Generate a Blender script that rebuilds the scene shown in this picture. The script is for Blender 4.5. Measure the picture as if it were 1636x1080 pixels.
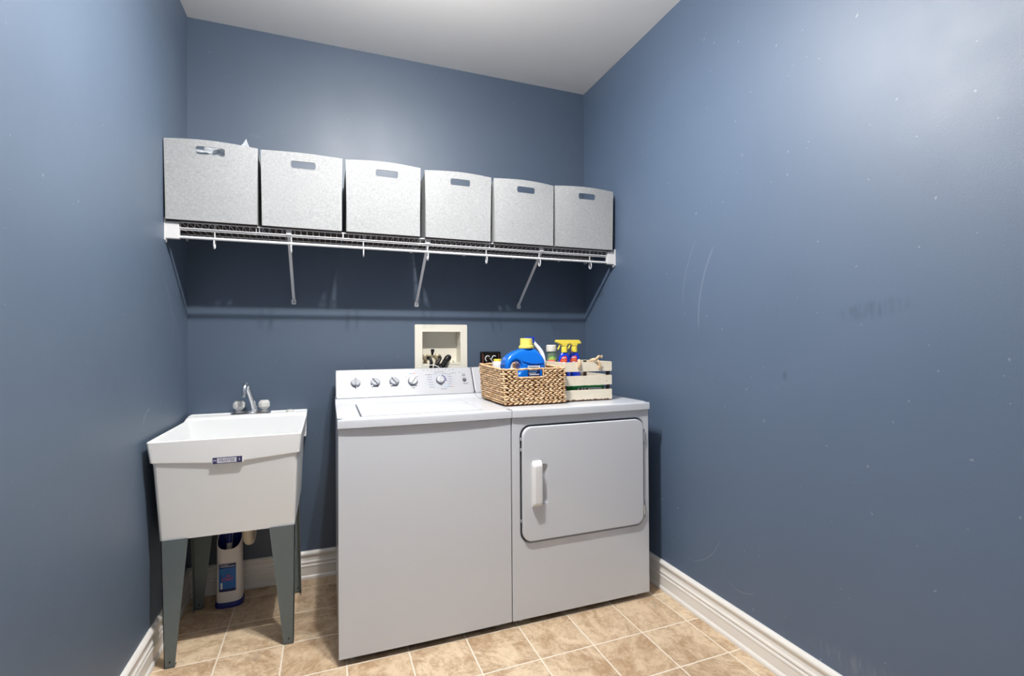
import bpy, bmesh, math, random
from mathutils import Vector, Matrix, noise
random.seed(7)
for o in list(bpy.data.objects): bpy.data.objects.remove(o)
S = bpy.context.scene
COL = S.collection
PI = math.pi

# ------------------------------------------------------------------ camera, world, lamps, exposure
W, H, YF = 2.136, 2.754, -3.35            # room width, height, front wall
cam = bpy.data.cameras.new('camera'); co = bpy.data.objects.new('camera', cam); COL.objects.link(co)
cam.sensor_fit = 'HORIZONTAL'; cam.sensor_width = 36; cam.lens = 778.53/1636*36; cam.clip_start = 0.02
rt = Vector((0.93562306, -0.35294842, -0.00607522)); fw = Vector((0.35299139, 0.93558481, 0.00883935)); up = rt.cross(fw)
co.matrix_world = Matrix(((rt.x, up.x, -fw.x, 0.62408), (rt.y, up.y, -fw.y, -2.70230), (rt.z, up.z, -fw.z, 1.19428), (0, 0, 0, 1)))
S.camera = co
wd = bpy.data.worlds.new('world'); S.world = wd; wd.use_nodes = True
wd.node_tree.nodes['Background'].inputs[0].default_value = (0.93, 0.96, 1.0, 1)
wd.node_tree.nodes['Background'].inputs[1].default_value = 0.32
S.view_settings.view_transform = 'Standard'; S.view_settings.look = 'None'
S.view_settings.gamma = 1; S.view_settings.use_curve_mapping = False
S.view_settings.exposure = 0.43
for lx in (0.815, 0.955):       # two bulbs of a flush fixture: light all round, stronger downwards
    for kind, en, dz in (('POINT', 26, 0), ('AREA', 12, -.03)):
        L = bpy.data.lights.new('bulb_light', kind); L.energy = en; L.color = (1.0, 0.965, 0.925)
        if kind == 'POINT': L.shadow_soft_size = 0.028
        else: L.shape = 'DISK'; L.size = .05
        lo = bpy.data.objects.new('bulb_light', L); COL.objects.link(lo); lo.location = (lx, -1.34, 2.57+dz)

# ------------------------------------------------------------------ materials
def srgb(*c):
    return tuple([(v/255/12.92 if v/255 <= .04045 else ((v/255+.055)/1.055)**2.4) for v in c]) + (1,)
class NT:
    def __init__(s, name):
        s.m = bpy.data.materials.new(name); s.m.use_nodes = True; s.t = s.m.node_tree; s.b = s.t.nodes['Principled BSDF']
    def n(s, typ, **kw):
        nd = s.t.nodes.new(typ)
        for k, v in kw.items(): setattr(nd, k, v)
        return nd
    def put(s, sock, v):
        if hasattr(v, 'is_linked') or isinstance(v, bpy.types.NodeSocket): s.t.links.new(v, sock)
        else: sock.default_value = v
    def math(s, op, a, b=0.0, c=None, clamp=False):
        nd = s.n('ShaderNodeMath', operation=op); nd.use_clamp = clamp
        s.put(nd.inputs[0], a); s.put(nd.inputs[1], b)
        if c is not None: s.put(nd.inputs[2], c)
        return nd.outputs[0]
    def mix(s, f, a, b):
        nd = s.n('ShaderNodeMix', data_type='RGBA'); s.put(nd.inputs[0], f); s.put(nd.inputs[6], a); s.put(nd.inputs[7], b); return nd.outputs[2]
    def ramp(s, f, lo, hi):
        nd = s.n('ShaderNodeMapRange'); nd.interpolation_type = 'SMOOTHSTEP'; s.put(nd.inputs[0], f); s.put(nd.inputs[1], lo); s.put(nd.inputs[2], hi); return nd.outputs[0]
    def coord(s): return s.n('ShaderNodeTexCoord').outputs['Object']
    def noise(s, vec, scale, detail=3, rough=.5, dist=0):
        nd = s.n('ShaderNodeTexNoise'); s.put(nd.inputs['Vector'], vec); nd.inputs['Scale'].default_value = scale
        nd.inputs['Detail'].default_value = detail; nd.inputs['Roughness'].default_value = rough; nd.inputs['Distortion'].default_value = dist
        return nd.outputs[0]
    def bump(s, h, strength, dist=.002):
        nd = s.n('ShaderNodeBump'); s.put(nd.inputs['Height'], h); nd.inputs['Strength'].default_value = strength; nd.inputs['Distance'].default_value = dist
        s.t.links.new(nd.outputs[0], s.b.inputs['Normal'])
    def scale(s, vec, v):
        nd = s.n('ShaderNodeVectorMath', operation='MULTIPLY'); s.put(nd.inputs[0], vec); nd.inputs[1].default_value = v; return nd.outputs[0]
def mat(name, c, rough=.5, metal=0, spec=.5, bump=None, coat=0, var=None, trans=0, ior=1.45, sub=0):
    q = NT(name); b = q.b; col = srgb(*c)
    b.inputs['Base Color'].default_value = col; b.inputs['Roughness'].default_value = rough; b.inputs['Metallic'].default_value = metal
    b.inputs['Specular IOR Level'].default_value = spec; b.inputs['Coat Weight'].default_value = coat; b.inputs['IOR'].default_value = ior
    b.inputs['Transmission Weight'].default_value = trans
    if var:      # (scale, amount): faint mottling of the material itself
        n = q.noise(q.coord(), var[0], 4); dk = tuple(x*(1-var[1]) for x in col[:3])+(1,)
        q.put(b.inputs['Base Color'], q.mix(n, dk, col))
    if bump: q.bump(q.noise(q.coord(), bump[0], 3), bump[1], .001)
    return q.m

def wall_paint(name, marks=(), lo=(65, 81, 101), hi=(71, 88, 109)):
    q = NT(name); b = q.b; P = q.coord()
    n = q.noise(P, 2.2, 4, .55)
    base = q.mix(n, srgb(*lo), srgb(*hi))
    smudge = q.ramp(q.noise(q.scale(P, (1, 2.2, 7)), 1.6, 7, .7, .6), .60, .86)
    base = q.mix(q.math('MULTIPLY', smudge, .16), base, srgb(120, 132, 146))
    sx = q.n('ShaderNodeSeparateXYZ'); q.put(sx.inputs[0], P)
    for kind, ax, a0, z0, ra, rz, ang, amt, rgb in marks:
        A = q.math('SUBTRACT', sx.outputs[ax], a0); Z = q.math('SUBTRACT', sx.outputs[2], z0)
        c, s_ = math.cos(ang), math.sin(ang)
        U = q.math('DIVIDE', q.math('ADD', q.math('MULTIPLY', A, c), q.math('MULTIPLY', Z, s_)), ra)
        V = q.math('DIVIDE', q.math('SUBTRACT', q.math('MULTIPLY', Z, c), q.math('MULTIPLY', A, s_)), rz)
        if kind == 'blob':
            D = q.math('ADD', q.math('MULTIPLY', U, U), q.math('MULTIPLY', V, V))
            m = q.math('SUBTRACT', 1.0, q.ramp(D, .1, 1.0))
            m = q.math('MULTIPLY', m, q.ramp(q.noise(q.scale(P, (60, 60, 12)), 1.0, 4, .6), .35, .7))
        else:         # a thin curved scratch: v = bow * (1 - u^2)
            V2 = q.math('ABSOLUTE', q.math('SUBTRACT', V, q.math('MULTIPLY', q.math('SUBTRACT', 1.0, q.math('MULTIPLY', U, U)), kind)))
            m = q.math('SUBTRACT', 1.0, q.ramp(V2, .01, .045))
            m = q.math('MULTIPLY', m, q.math('SUBTRACT', 1.0, q.ramp(q.math('ABSOLUTE', U), .7, 1.0)))
        base = q.mix(q.math('MULTIPLY', m, amt, clamp=True), base, srgb(*rgb))
    spk = q.ramp(q.noise(P, 70, 0), .865, .885)
    base = q.mix(q.math('MULTIPLY', spk, .22), base, srgb(190, 195, 200))
    q.put(b.inputs['Base Color'], base)
    b.inputs['Specular IOR Level'].default_value = .85
    q.put(b.inputs['Roughness'], q.math('ADD', .45, q.math('MULTIPLY', q.noise(P, 3.5, 5, .6), .16)))
    q.bump(q.noise(P, 260, 3, .6), .22, .0012)
    return q.m
M_backwall = wall_paint('blue_wall_paint_shaded')  # same blue as the side walls, darkened: dimmer light put into the paint
M_left = wall_paint('blue_wall_paint_scuffed_lit', marks=[
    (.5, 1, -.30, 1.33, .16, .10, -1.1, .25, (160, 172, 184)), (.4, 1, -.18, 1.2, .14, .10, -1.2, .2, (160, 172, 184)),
    (.4, 1, -.55, .925, .05, .05, .6, .55, (175, 185, 195)), ('blob', 1, -1.15, .12, .35, .06, -.1, .3, (140, 148, 160))], lo=(77, 92, 111), hi=(84, 100, 120))  # real scuffs; base blue lightened to put the side wall's light into it
M_right = wall_paint('blue_wall_paint_marked_lit', marks=[
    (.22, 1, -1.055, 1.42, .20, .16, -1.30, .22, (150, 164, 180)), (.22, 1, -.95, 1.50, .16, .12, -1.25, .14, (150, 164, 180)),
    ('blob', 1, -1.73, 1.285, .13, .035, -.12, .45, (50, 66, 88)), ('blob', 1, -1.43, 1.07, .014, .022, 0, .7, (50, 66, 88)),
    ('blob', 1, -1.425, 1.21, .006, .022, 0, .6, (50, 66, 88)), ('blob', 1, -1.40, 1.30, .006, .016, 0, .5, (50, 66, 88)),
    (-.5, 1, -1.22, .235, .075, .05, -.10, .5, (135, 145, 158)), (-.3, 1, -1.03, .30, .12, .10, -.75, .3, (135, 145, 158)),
    ('blob', 1, -1.95, .19, .5, .06, 0, .4, (140, 150, 164))], lo=(77, 95, 119), hi=(84, 103, 128))  # real marks; base lighter than the back wall, its brighter light painted in
M_ceil = mat('ceiling_paint', (242, 242, 241), .9, spec=.1, bump=(140, .25), var=(3, .05))
M_trim = mat('white_trim_paint', (236, 234, 230), .32, spec=.5, bump=(20, .08))
M_white = mat('white_enamel', (206, 210, 217), .24, spec=.5, bump=(260, .04), coat=.15)
M_whitep = mat('dimmed_white_panel_plastic', (178, 180, 185), .24, spec=.5)  # console white greyed to offset the lamp falling on its slope
M_edge = mat('grey_gap_seal', (60, 62, 66), .6)
M_knob = mat('grey_silver_knob', (156, 159, 166), .45, spec=.3)
M_knobw = mat('white_knob', (186, 188, 192), .25)
M_knobrim = mat('dark_knob_skirt', (92, 96, 108), .35, metal=.3)
M_logo = mat('dark_logo_grey', (66, 72, 92), .5)
M_dial = mat('pale_grey_dial_print', (168, 172, 180), .35)
M_print = mat('grey_print', (104, 108, 118), .5)
M_navy = mat('navy_print', (28, 38, 110), .4)
M_cyan = mat('blue_print', (90, 160, 205), .4)
M_redp = mat('orange_print', (215, 130, 110), .4)
M_blackled = mat('dark_indicator', (40, 40, 44), .3)
M_black = mat('black_rubber', (22, 22, 23), .42)
M_blackg = mat('black_gloss', (9, 8, 9), .15, coat=.4)
M_copper = mat('copper_edge', (150, 95, 75), .3, metal=.7)
M_under = mat('dark_steel', (40, 38, 36), .6)
M_tub = mat('tub_plastic', (241, 243, 244), .38, spec=.4, var=(9, .03))
M_leg = mat('grey_green_leg_paint', (104, 115, 118), .38, metal=.25, spec=.5, bump=(200, .12), var=(30, .12))
M_chrome = mat('chrome', (238, 239, 242), .2, metal=1)
M_acryl = mat('clear_acrylic', (246, 246, 244), .10, trans=.45, ior=1.3)
M_acrylin = mat('cloudy_acrylic_core', (232, 231, 227), .4, var=(90, .35))
M_wire = mat('white_vinyl_wire', (205, 206, 209), .35)
M_bracket = mat('white_plastic_bracket', (208, 208, 210), .35)
M_cream = mat('cream_plastic', (226, 222, 208), .4)
M_creamd = mat('cream_plastic_recess', (196, 192, 180), .5)
M_brass = mat('dull_brass', (188, 174, 144), .38, metal=.55, var=(60, .4))
M_pvc = mat('offwhite_pvc', (214, 204, 186), .45)
M_blue = mat('bright_blue_plastic', (12, 108, 212), .22, coat=.3)
M_dblue = mat('dark_blue_plastic', (22, 40, 128), .3, coat=.2)
M_rblue = mat('royal_blue_plastic', (14, 58, 200), .25, coat=.3)
M_yel = mat('lemon_plastic', (232, 218, 108), .35)
M_yel2 = mat('yellow_plastic', (240, 218, 84), .35)
M_whitepl = mat('white_plastic', (230, 231, 232), .35)
M_brushw = mat('warm_white_plastic', (228, 224, 223), .4)
M_brushb = mat('deep_blue_plastic', (24, 40, 120), .35)
M_lbl = mat('navy_label', (26, 40, 92), .4)
M_lblw = mat('white_label_print', (222, 226, 236), .5)
M_lblb = mat('blue_label', (30, 104, 184), .4)
M_lblr = mat('red_label', (222, 66, 60), .4)
M_lblo = mat('orange_label', (236, 120, 62), .4)
M_green = mat('green_carton', (22, 150, 72), .45)
M_leaf = mat('lime_label', (150, 196, 82), .45)
M_pink = mat('coral_label', (232, 120, 112), .45)
M_soap = mat('clear_green_bottle', (176, 205, 172), .08, trans=.75, ior=1.33)
M_liner = mat('dark_basket_core', (134, 96, 62), .8)
M_wood = mat('bare_brown_wood', (112, 84, 60), .7, var=(40, .4), bump=(60, .3))
M_dwood = mat('dark_brown_wood', (52, 36, 28), .7, var=(30, .3))
M_bag = mat('clear_plastic_bag', (226, 232, 236), .12, trans=.55, ior=1.2)

def fabric():
    q = NT('light_grey_fabric'); P = q.coord()
    a = q.noise(q.scale(P, (1, 1, .22)), 330, 2); b_ = q.noise(q.scale(P, (.22, 1, 1)), 330, 2); c = q.noise(P, 12, 3)
    w = q.math('MULTIPLY', q.math('ADD', a, b_), .5)
    f = q.math('ADD', q.math('MULTIPLY', q.ramp(w, .32, .68), .8), q.math('MULTIPLY', c, .2))
    q.put(q.b.inputs['Base Color'], q.mix(f, srgb(140, 143, 145), srgb(163, 165, 167)))
    q.b.inputs['Roughness'].default_value = .85; q.b.inputs['Specular IOR Level'].default_value = .2
    q.bump(w, .45, .0012); return q.m
M_fab = fabric()
M_binbot = mat('shaded_bin_base', (58, 48, 42), .8)  # bin underside coloured dark, shade beneath the bins put into the colour
def weave():
    q = NT('natural_water_hyacinth'); P = q.coord()
    a = q.noise(P, 45, 4, .6); b_ = q.noise(q.scale(P, (1, 1, 3)), 160, 3)
    c = q.mix(q.ramp(a, .3, .7), srgb(190, 150, 108), srgb(232, 203, 166))
    q.put(q.b.inputs['Base Color'], q.mix(q.math('MULTIPLY', q.ramp(b_, .5, .75), .4), c, srgb(150, 105, 66)))
    q.b.inputs['Roughness'].default_value = .6; q.b.inputs['Specular IOR Level'].default_value = .3; q.bump(b_, .3, .001); return q.m
M_weave = weave()
M_rope = mat('jute_rope', (232, 204, 168), .75, var=(120, .35), bump=(200, .4))
def chipped():
    q = NT('chipped_cream_paint'); P = q.coord()
    chip = q.ramp(q.noise(P, 48, 5, .65), .66, .68)
    sx = q.n('ShaderNodeSeparateXYZ'); q.put(sx.inputs[0], P)
    low = q.math('SUBTRACT', 1.0, q.ramp(q.math('ADD', sx.outputs[2], q.math('MULTIPLY', q.noise(P, 70, 3), .02)), .0165, .0178))   # worn lower edge of the crate
    base = q.mix(q.noise(P, 30, 4), srgb(220, 209, 187), srgb(236, 227, 208))
    q.put(q.b.inputs['Base Color'], q.mix(q.math('MAXIMUM', q.math('MULTIPLY', chip, .8), low), base, srgb(88, 62, 40)))
    q.b.inputs['Roughness'].default_value = .6; q.bump(q.noise(P, 90, 4), .25, .001); return q.m
M_chip = chipped()
def tiles():
    q = NT('tan_vinyl_tile'); P = q.coord(); sx = q.n('ShaderNodeSeparateXYZ'); q.put(sx.inputs[0], P)
    gx, gy, p, a = .2261, -.3339, .2281, .0066
    X = q.math('SUBTRACT', sx.outputs[0], gx); Y = q.math('SUBTRACT', sx.outputs[1], gy)
    U = q.math('DIVIDE', q.math('ADD', q.math('MULTIPLY', X, math.cos(a)), q.math('MULTIPLY', Y, math.sin(a))), p)
    V = q.math('DIVIDE', q.math('SUBTRACT', q.math('MULTIPLY', Y, math.cos(a)), q.math('MULTIPLY', X, math.sin(a))), p)
    wob = q.math('MULTIPLY', q.math('SUBTRACT', q.noise(P, 30, 2), .5), .012)
    def edge(t): return q.math('ABSOLUTE', q.math('SUBTRACT', q.math('FRACT', q.math('ADD', q.math('ADD', t, .5), wob)), .5))
    E_ = q.math('MINIMUM', edge(U), edge(V))
    grout = q.math('SUBTRACT', 1.0, q.ramp(E_, .0098, .0150))
    groove = q.math('SUBTRACT', 1.0, q.ramp(E_, .010, .028))
    cb = q.n('ShaderNodeCombineXYZ'); q.put(cb.inputs[0], q.math('FLOOR', U)); q.put(cb.inputs[1], q.math('FLOOR', V))
    wn = q.n('ShaderNodeTexWhiteNoise'); wn.noise_dimensions = '3D'; q.put(wn.inputs[0], cb.outputs[0])
    off = q.n('ShaderNodeVectorMath', operation='MULTIPLY_ADD'); q.put(off.inputs[0], wn.outputs['Color']); off.inputs[1].default_value = (7, 7, 7); q.put(off.inputs[2], P)
    rot = q.n('ShaderNodeVectorRotate', rotation_type='Z_AXIS'); q.put(rot.inputs['Vector'], off.outputs[0]); q.put(rot.inputs['Angle'], q.math('MULTIPLY', wn.outputs['Value'], 2.4))
    Q = q.scale(rot.outputs[0], (1, 1.45, 1))
    n1 = q.noise(Q, 8, 9, .62, .7); n2 = q.noise(Q, 24, 6, .7, .9); n3 = q.noise(Q, 60, 5, .65, .8)
    f = q.math('ADD', q.math('MULTIPLY', n1, .55), q.math('ADD', q.math('MULTIPLY', n2, .3), q.math('MULTIPLY', n3, .15)))
    c = q.mix(q.ramp(f, .40, .60), srgb(176, 146, 114), srgb(227, 205, 174))
    vein = q.math('SUBTRACT', 1.0, q.ramp(q.math('ABSOLUTE', q.math('SUBTRACT', q.noise(Q, 6, 8, .6, 2.2), .5)), 0.0, .03))
    c = q.mix(q.math('MULTIPLY', vein, .35), c, srgb(232, 214, 188))
    c = q.mix(q.math('MULTIPLY', q.math('SUBTRACT', wn.outputs['Value'], .3), .35, clamp=True), c, srgb(188, 152, 116))
    grey = q.ramp(q.noise(Q, 9, 5, .6, .5), .60, .74)
    c = q.mix(q.math('MULTIPLY', grey, .4), c, srgb(150, 142, 132))
    c = q.mix(grout, c, srgb(238, 226, 208))
    q.put(q.b.inputs['Base Color'], c)
    q.put(q.b.inputs['Roughness'], q.math('ADD', .36, q.math('MULTIPLY', n2, .2)))
    q.bump(q.math('SUBTRACT', q.math('MULTIPLY', f, .6), groove), .5, .002); return q.m
M_tile = tiles()

# ------------------------------------------------------------------ mesh helpers (world coordinates in, local coordinates out)
def thing(name, label, cat, loc, group=None):
    o = bpy.data.objects.new(name, None); COL.objects.link(o); o.location = loc; o.empty_display_size = .05
    o['label'] = label; o['category'] = cat
    if group: o['group'] = group
    return o
def root_loc(p):
    while p is not None and p.parent: p = p.parent
    return Vector(p.location) if p else Vector((0, 0, 0))
def obj(name, bm, m, parent=None, smooth=35, label=None, loc=None):
    off = root_loc(parent) if parent else Vector(loc or (0, 0, 0))
    bmesh.ops.recalc_face_normals(bm, faces=bm.faces)
    for v in bm.verts: v.co -= off
    me = bpy.data.meshes.new(name); bm.to_mesh(me); bm.free()
    for mm in (m if isinstance(m, (list, tuple)) else [m]): me.materials.append(mm)
    if smooth:
        for p in me.polygons: p.use_smooth = True
        me.set_sharp_from_angle(angle=math.radians(smooth))
    o = bpy.data.objects.new(name, me); COL.objects.link(o)
    if smooth and len(me.polygons) < 4000:
        wn = o.modifiers.new('even_normals', 'WEIGHTED_NORMAL'); wn.keep_sharp = True; wn.weight = 60
    if parent: o.parent = parent
    elif loc: o.location = loc
    if label: o['label'] = label
    return o
def tag(o, label, cat, group=None):
    o['label'] = label; o['category'] = cat
    if group: o['group'] = group
    return o
def struct(name, bm, m, smooth=35):
    o = obj(name, bm, m, smooth=smooth); o['kind'] = 'structure'; return o
def B(): return bmesh.new()
def merge(bm, other):
    me = bpy.data.meshes.new('t'); other.to_mesh(me); other.free(); bm.from_mesh(me); bpy.data.meshes.remove(me)
def box(bm, x0, x1, y0, y1, z0, z1, bev=0, seg=2, mi=0):
    t = B(); r = bmesh.ops.create_cube(t, size=1)
    for v in t.verts: v.co = Vector((x0+(v.co.x+.5)*(x1-x0), y0+(v.co.y+.5)*(y1-y0), z0+(v.co.z+.5)*(z1-z0)))
    if bev: bmesh.ops.bevel(t, geom=t.edges[:], offset=bev, segments=seg, affect='EDGES', profile=.5)
    for f in t.faces: f.material_index = mi
    merge(bm, t); return bm
def loft(bm, rings, cap0=True, cap1=True, closed=True):
    vs = [[bm.verts.new(p) for p in r] for r in rings]; n = len(rings[0])
    for a, b in zip(vs, vs[1:]):
        for i in range(n if closed else n-1):
            j = (i+1) % n; bm.faces.new((a[i], a[j], b[j], b[i]))
    if cap0: bm.faces.new(vs[0][::-1])
    if cap1: bm.faces.new(vs[-1])
    return bm
def tube(bm, pts, r, seg=10, caps=True):
    pts = [Vector(p) for p in pts]; rs = r if isinstance(r, (list, tuple)) else [r]*len(pts)
    t0 = (pts[1]-pts[0]).normalized(); nrm = t0.orthogonal().normalized(); rings = []
    for i, p in enumerate(pts):
        t = (pts[min(i+1, len(pts)-1)]-pts[max(i-1, 0)]).normalized()
        nrm = (nrm - t*nrm.dot(t)).normalized(); bn = t.cross(nrm)
        rings.append([p+(nrm*math.cos(2*PI*k/seg)+bn*math.sin(2*PI*k/seg))*rs[i] for k in range(seg)])
    return loft(bm, rings, caps, caps)
def spline(ctrl, n=8):
    P = [Vector(c) for c in ctrl]; P = [P[0]*2-P[1]]+P+[P[-1]*2-P[-2]]; out = []
    for i in range(1, len(P)-2):
        for k in range(n):
            t = k/n; a, b, c, d = P[i-1:i+3]
            out.append(.5*((2*b)+(c-a)*t+(2*a-5*b+4*c-d)*t*t+(3*b-a-3*c+d)*t**3))
    return out+[P[-2]]
def lathe(bm, prof, origin, axis=(0, 0, 1), seg=24, sx=1, sy=1, facet=False):
    ax = Vector(axis).normalized(); a = Vector((1, 0, 0)) if abs(ax.x) < .9 else Vector((0, 1, 0)); a = (a-ax*a.dot(ax)).normalized(); b = ax.cross(a); o = Vector(origin)
    return loft(bm, [[o+ax*h+a*r*sx*math.cos(2*PI*k/seg)+b*r*sy*math.sin(2*PI*k/seg) for k in range(seg)] for r, h in prof])
def rrect(x0, x1, y0, y1, r, n=5, side=1):
    pts = []
    cs = [(x1-r, y1-r, 0), (x0+r, y1-r, PI/2), (x0+r, y0+r, PI), (x1-r, y0+r, 1.5*PI)]
    for i, (cx_, cy_, a) in enumerate(cs):
        arc = [(cx_+r*math.cos(a+k*PI/2/n), cy_+r*math.sin(a+k*PI/2/n)) for k in range(n+1)]
        pts += arc
        nx = cs[(i+1) % 4]; st = (nx[0]+r*math.cos(nx[2]), nx[1]+r*math.sin(nx[2]))
        for k in range(1, side): pts.append((arc[-1][0]+(st[0]-arc[-1][0])*k/side, arc[-1][1]+(st[1]-arc[-1][1])*k/side))
    return pts
def plate(bm, outer, holes, thick, place, bev=0, seg=2, mi=0):
    """flat outline with holes, extruded by thick along +w; place(u,v,w) -> world"""
    t = B(); es = []
    for lp in [outer]+list(holes):
        vs = [t.verts.new((p[0], p[1], 0)) for p in lp]
        es += [t.edges.new((vs[i], vs[(i+1) % len(vs)])) for i in range(len(vs))]
    bmesh.ops.triangle_fill(t, use_beauty=True, use_dissolve=False, edges=es)
    bmesh.ops.recalc_face_normals(t, faces=t.faces)
    top = bmesh.ops.extrude_face_region(t, geom=t.faces[:])
    for e in top['geom']:
        if isinstance(e, bmesh.types.BMVert): e.co.z += thick
    bmesh.ops.recalc_face_normals(t, faces=t.faces)
    if bev:
        ed = [e for e in t.edges if len(e.link_faces) == 2 and e.calc_face_angle(0) > .9]
        bmesh.ops.bevel(t, geom=ed, offset=bev, segments=seg, affect='EDGES', profile=.5)
    for v in t.verts: v.co = Vector(place(*v.co))
    for f in t.faces: f.material_index = mi
    merge(bm, t); return bm
XZ = lambda y: (lambda u, v, w: (u, y-w, v))       # outline drawn in x,z; thickness towards the camera
YZ = lambda x: (lambda u, v, w: (x+w, u, v))
XY = lambda z: (lambda u, v, w: (u, v, z+w))
def text(s, size, place, m, parent, name='lettering', ext=.0004, bold=0, sx=1):
    c = bpy.data.curves.new('t', 'FONT'); c.body = s; c.size = size; c.align_x = 'CENTER'; c.align_y = 'CENTER'; c.offset = bold; c.resolution_u = 3
    o = bpy.data.objects.new('t', c); COL.objects.link(o); bpy.context.view_layer.update()
    me = bpy.data.meshes.new_from_object(o.evaluated_get(bpy.context.evaluated_depsgraph_get())); bpy.data.objects.remove(o); bpy.data.curves.remove(c)
    bm = B(); bm.from_mesh(me); bpy.data.meshes.remove(me)
    for v in bm.verts: v.co = Vector(place(v.co.x*sx, v.co.y, ext))
    return obj(name, bm, m, parent, smooth=0)

# ------------------------------------------------------------------ the room
bm = B(); box(bm, -.12, W+.12, YF-.12, .25, -.1, 0); struct('floor', bm, M_tile, 0)
bm = B(); box(bm, -.12, W+.12, YF-.12, .25, H, H+.1); struct('ceiling', bm, M_ceil, 0)
bm = B(); box(bm, -.12, 0, YF-.12, .25, 0, H); struct('wall_left', bm, M_left, 0)
bm = B(); box(bm, W, W+.12, YF-.12, .25, 0, H); struct('wall_right', bm, M_right, 0)
bm = B(); plate(bm, [(0, 0), (W, 0), (W, H), (0, H)], [[(1.106, 1.06), (1.331, 1.06), (1.331, 1.26), (1.106, 1.26)]], -.12, XZ(0)); struct('wall_back', bm, M_backwall, 0)
bm = B(); plate(bm, [(0, 0), (.10, 0), (.10, 2.45), (1.95, 2.45), (1.95, 0), (W, 0), (W, H), (0, H)], [], .12, XZ(YF)); struct('wall_front', bm, M_backwall, 0)  # unseen wall; wide opening added to let world fill light in
# ornate baseboard: (thickness, height)
BP = [(0, .0), (.019, 0), (.0195, .008), (.0175, .014), (.0125, .019), (.0120, .021), (.0125, .024), (.0125, .058), (.0145, .062), (.0148, .066), (.0135, .070), (.0105, .0735), (.0105, .076),
      (.0135, .079), (.0145, .084), (.0125, .089), (.0095, .092), (.0095, .095), (.0080, .100), (.0080, .107), (.0095, .113), (.0130, .118), (.0155, .121), (.0160, .127), (.0140, .132), (.0100, .1365), (.006, .139), (0, .139)]
bm = B(); loft(bm, [[(0, y, z) if t == 0 else (t, y - (t if y == 0 else 0), z) for t, z in BP] for y in (YF, 0)]); struct('baseboard_left', bm, M_trim, 22)
bm = B(); loft(bm, [[(W-t, y - (t if y == 0 else 0), z) for t, z in BP] for y in (YF, 0)]); struct('baseboard_right', bm, M_trim, 22)
bm = B(); loft(bm, [[(x + (t if x == 0 else -t), -t, z) for t, z in BP] for x in (0, W)]); struct('baseboard_back', bm, M_trim, 22)

# ceiling fixture that carries the two bulbs (above the picture)
t = thing('ceiling_light', 'round white flush ceiling light base holding two bulbs', 'ceiling light', (.885, -1.34, H))
bm = B(); lathe(bm, [(.001, 0), (.13, 0), (.135, -.01), (.12, -.025), (.03, -.03), (.001, -.03)], (.885, -1.34, H)); obj('base', bm, M_bracket, t)

# ------------------------------------------------------------------ washer
X0, X1, X2, YD = .655, 1.341, 2.027, -.794     # washer left, seam, dryer right, front
ZT, ZL = .912, .879
def top_deck(name, xa, xb, lid, t):
    """enamel top: bowed front lip, rising gently behind, with a lid opening for the washer"""
    bm = B(); n = 24; rows = []
    prof = [(0, .022, ZL+.001), (0, 0, ZL), (0, 0, ZT-.008), (.0, .0025, ZT-.002), (0, .008, ZT), (0, .05, ZT)]
    for k in range(n+1):
        u = k/n; x = xa+(xb-xa)*u; bow = -.007*math.sin(PI*u)**.8
        r = [(x, YD-.003+dy+bow*max(0, 1-dy/.05), z) for _, dy, z in prof]
        rows.append(r)
    loft(bm, rows, False, False, closed=False)
    if lid:
        lx0, lx1, ly0, ly1 = .738, 1.232, YD+.047, -.335
        def quad(a, b, c, d, z=ZT): bm.faces.new([bm.verts.new((x, y, z)) for x, y in (a, b, c, d)])
        quad((xa, ly0), (lx0, ly0), (lx0, ly1), (xa, ly1)); quad((lx1, ly0), (xb, ly0), (xb, ly1), (lx1, ly1))
        loft(bm, [[(x, y, z) for x, y in ((lx0, ly0), (lx1, ly0), (lx1, ly1), (lx0, ly1))] for z in (ZT, ZT-.022)], False, True)
        y_r = ly1
    else:
        bm.faces.new([bm.verts.new(p) for p in ((xa, YD+.047, ZT), (xb, YD+.047, ZT), (xb, -.335, ZT), (xa, -.335, ZT))]); y_r = -.335
    sec = [(y_r, ZT), (-.31, ZT+.001), (-.285, ZT+.006), (-.26, ZT+.014), (-.245, ZT+.019), (-.12, ZT+.019), (-.065, ZT+.0)]
    loft(bm, [[(x, y, z) for x in (xa, xb)] for y, z in sec], False, False, closed=False)
    for x in (xa, xb):     # side skirts
        pts = [(x, YD-.003, ZL), (x, YD-.003, ZT-.008), (x, YD+.005, ZT)] + [(x, y, z) for y, z in sec[:]] + [(x, -.065, ZL)]
        bm.faces.new([bm.verts.new(p) for p in pts])
    bm.faces.new([bm.verts.new(p) for p in ((xa, YD+.02, ZL), (xb, YD+.02, ZL), (xb, -.065, ZL), (xa, -.065, ZL))])
    bmesh.ops.remove_doubles(bm, verts=bm.verts, dist=.0002)
    return obj('top', bm, M_white, t, 40)
PA = Vector((X0, -.25, .932)); PV = Vector((0, .08, .132)).normalized(); PN = Vector((0, -.132, .08)).normalized()
def pan(x0): return lambda u, v, w: tuple(Vector((x0+u, PA.y, PA.z))+PV*v+PN*w)
def console(x0, t):
    bm = B(); Lh = .153
    plate(bm, rrect(.002, .684, 0, Lh, .012, 4), [], .012, lambda u, v, w: pan(x0)(u, v, w-.012), bev=.004, seg=3)
    # body behind the sloping face
    loft(bm, [[(x, -.243, .932), (x, -.243+.08, .932+.128), (x, -.075, 1.058), (x, -.065, .932)] for x in (x0+.004, x0+.682)])
    return obj('control_panel', bm, M_whitep, t, 40)
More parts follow.
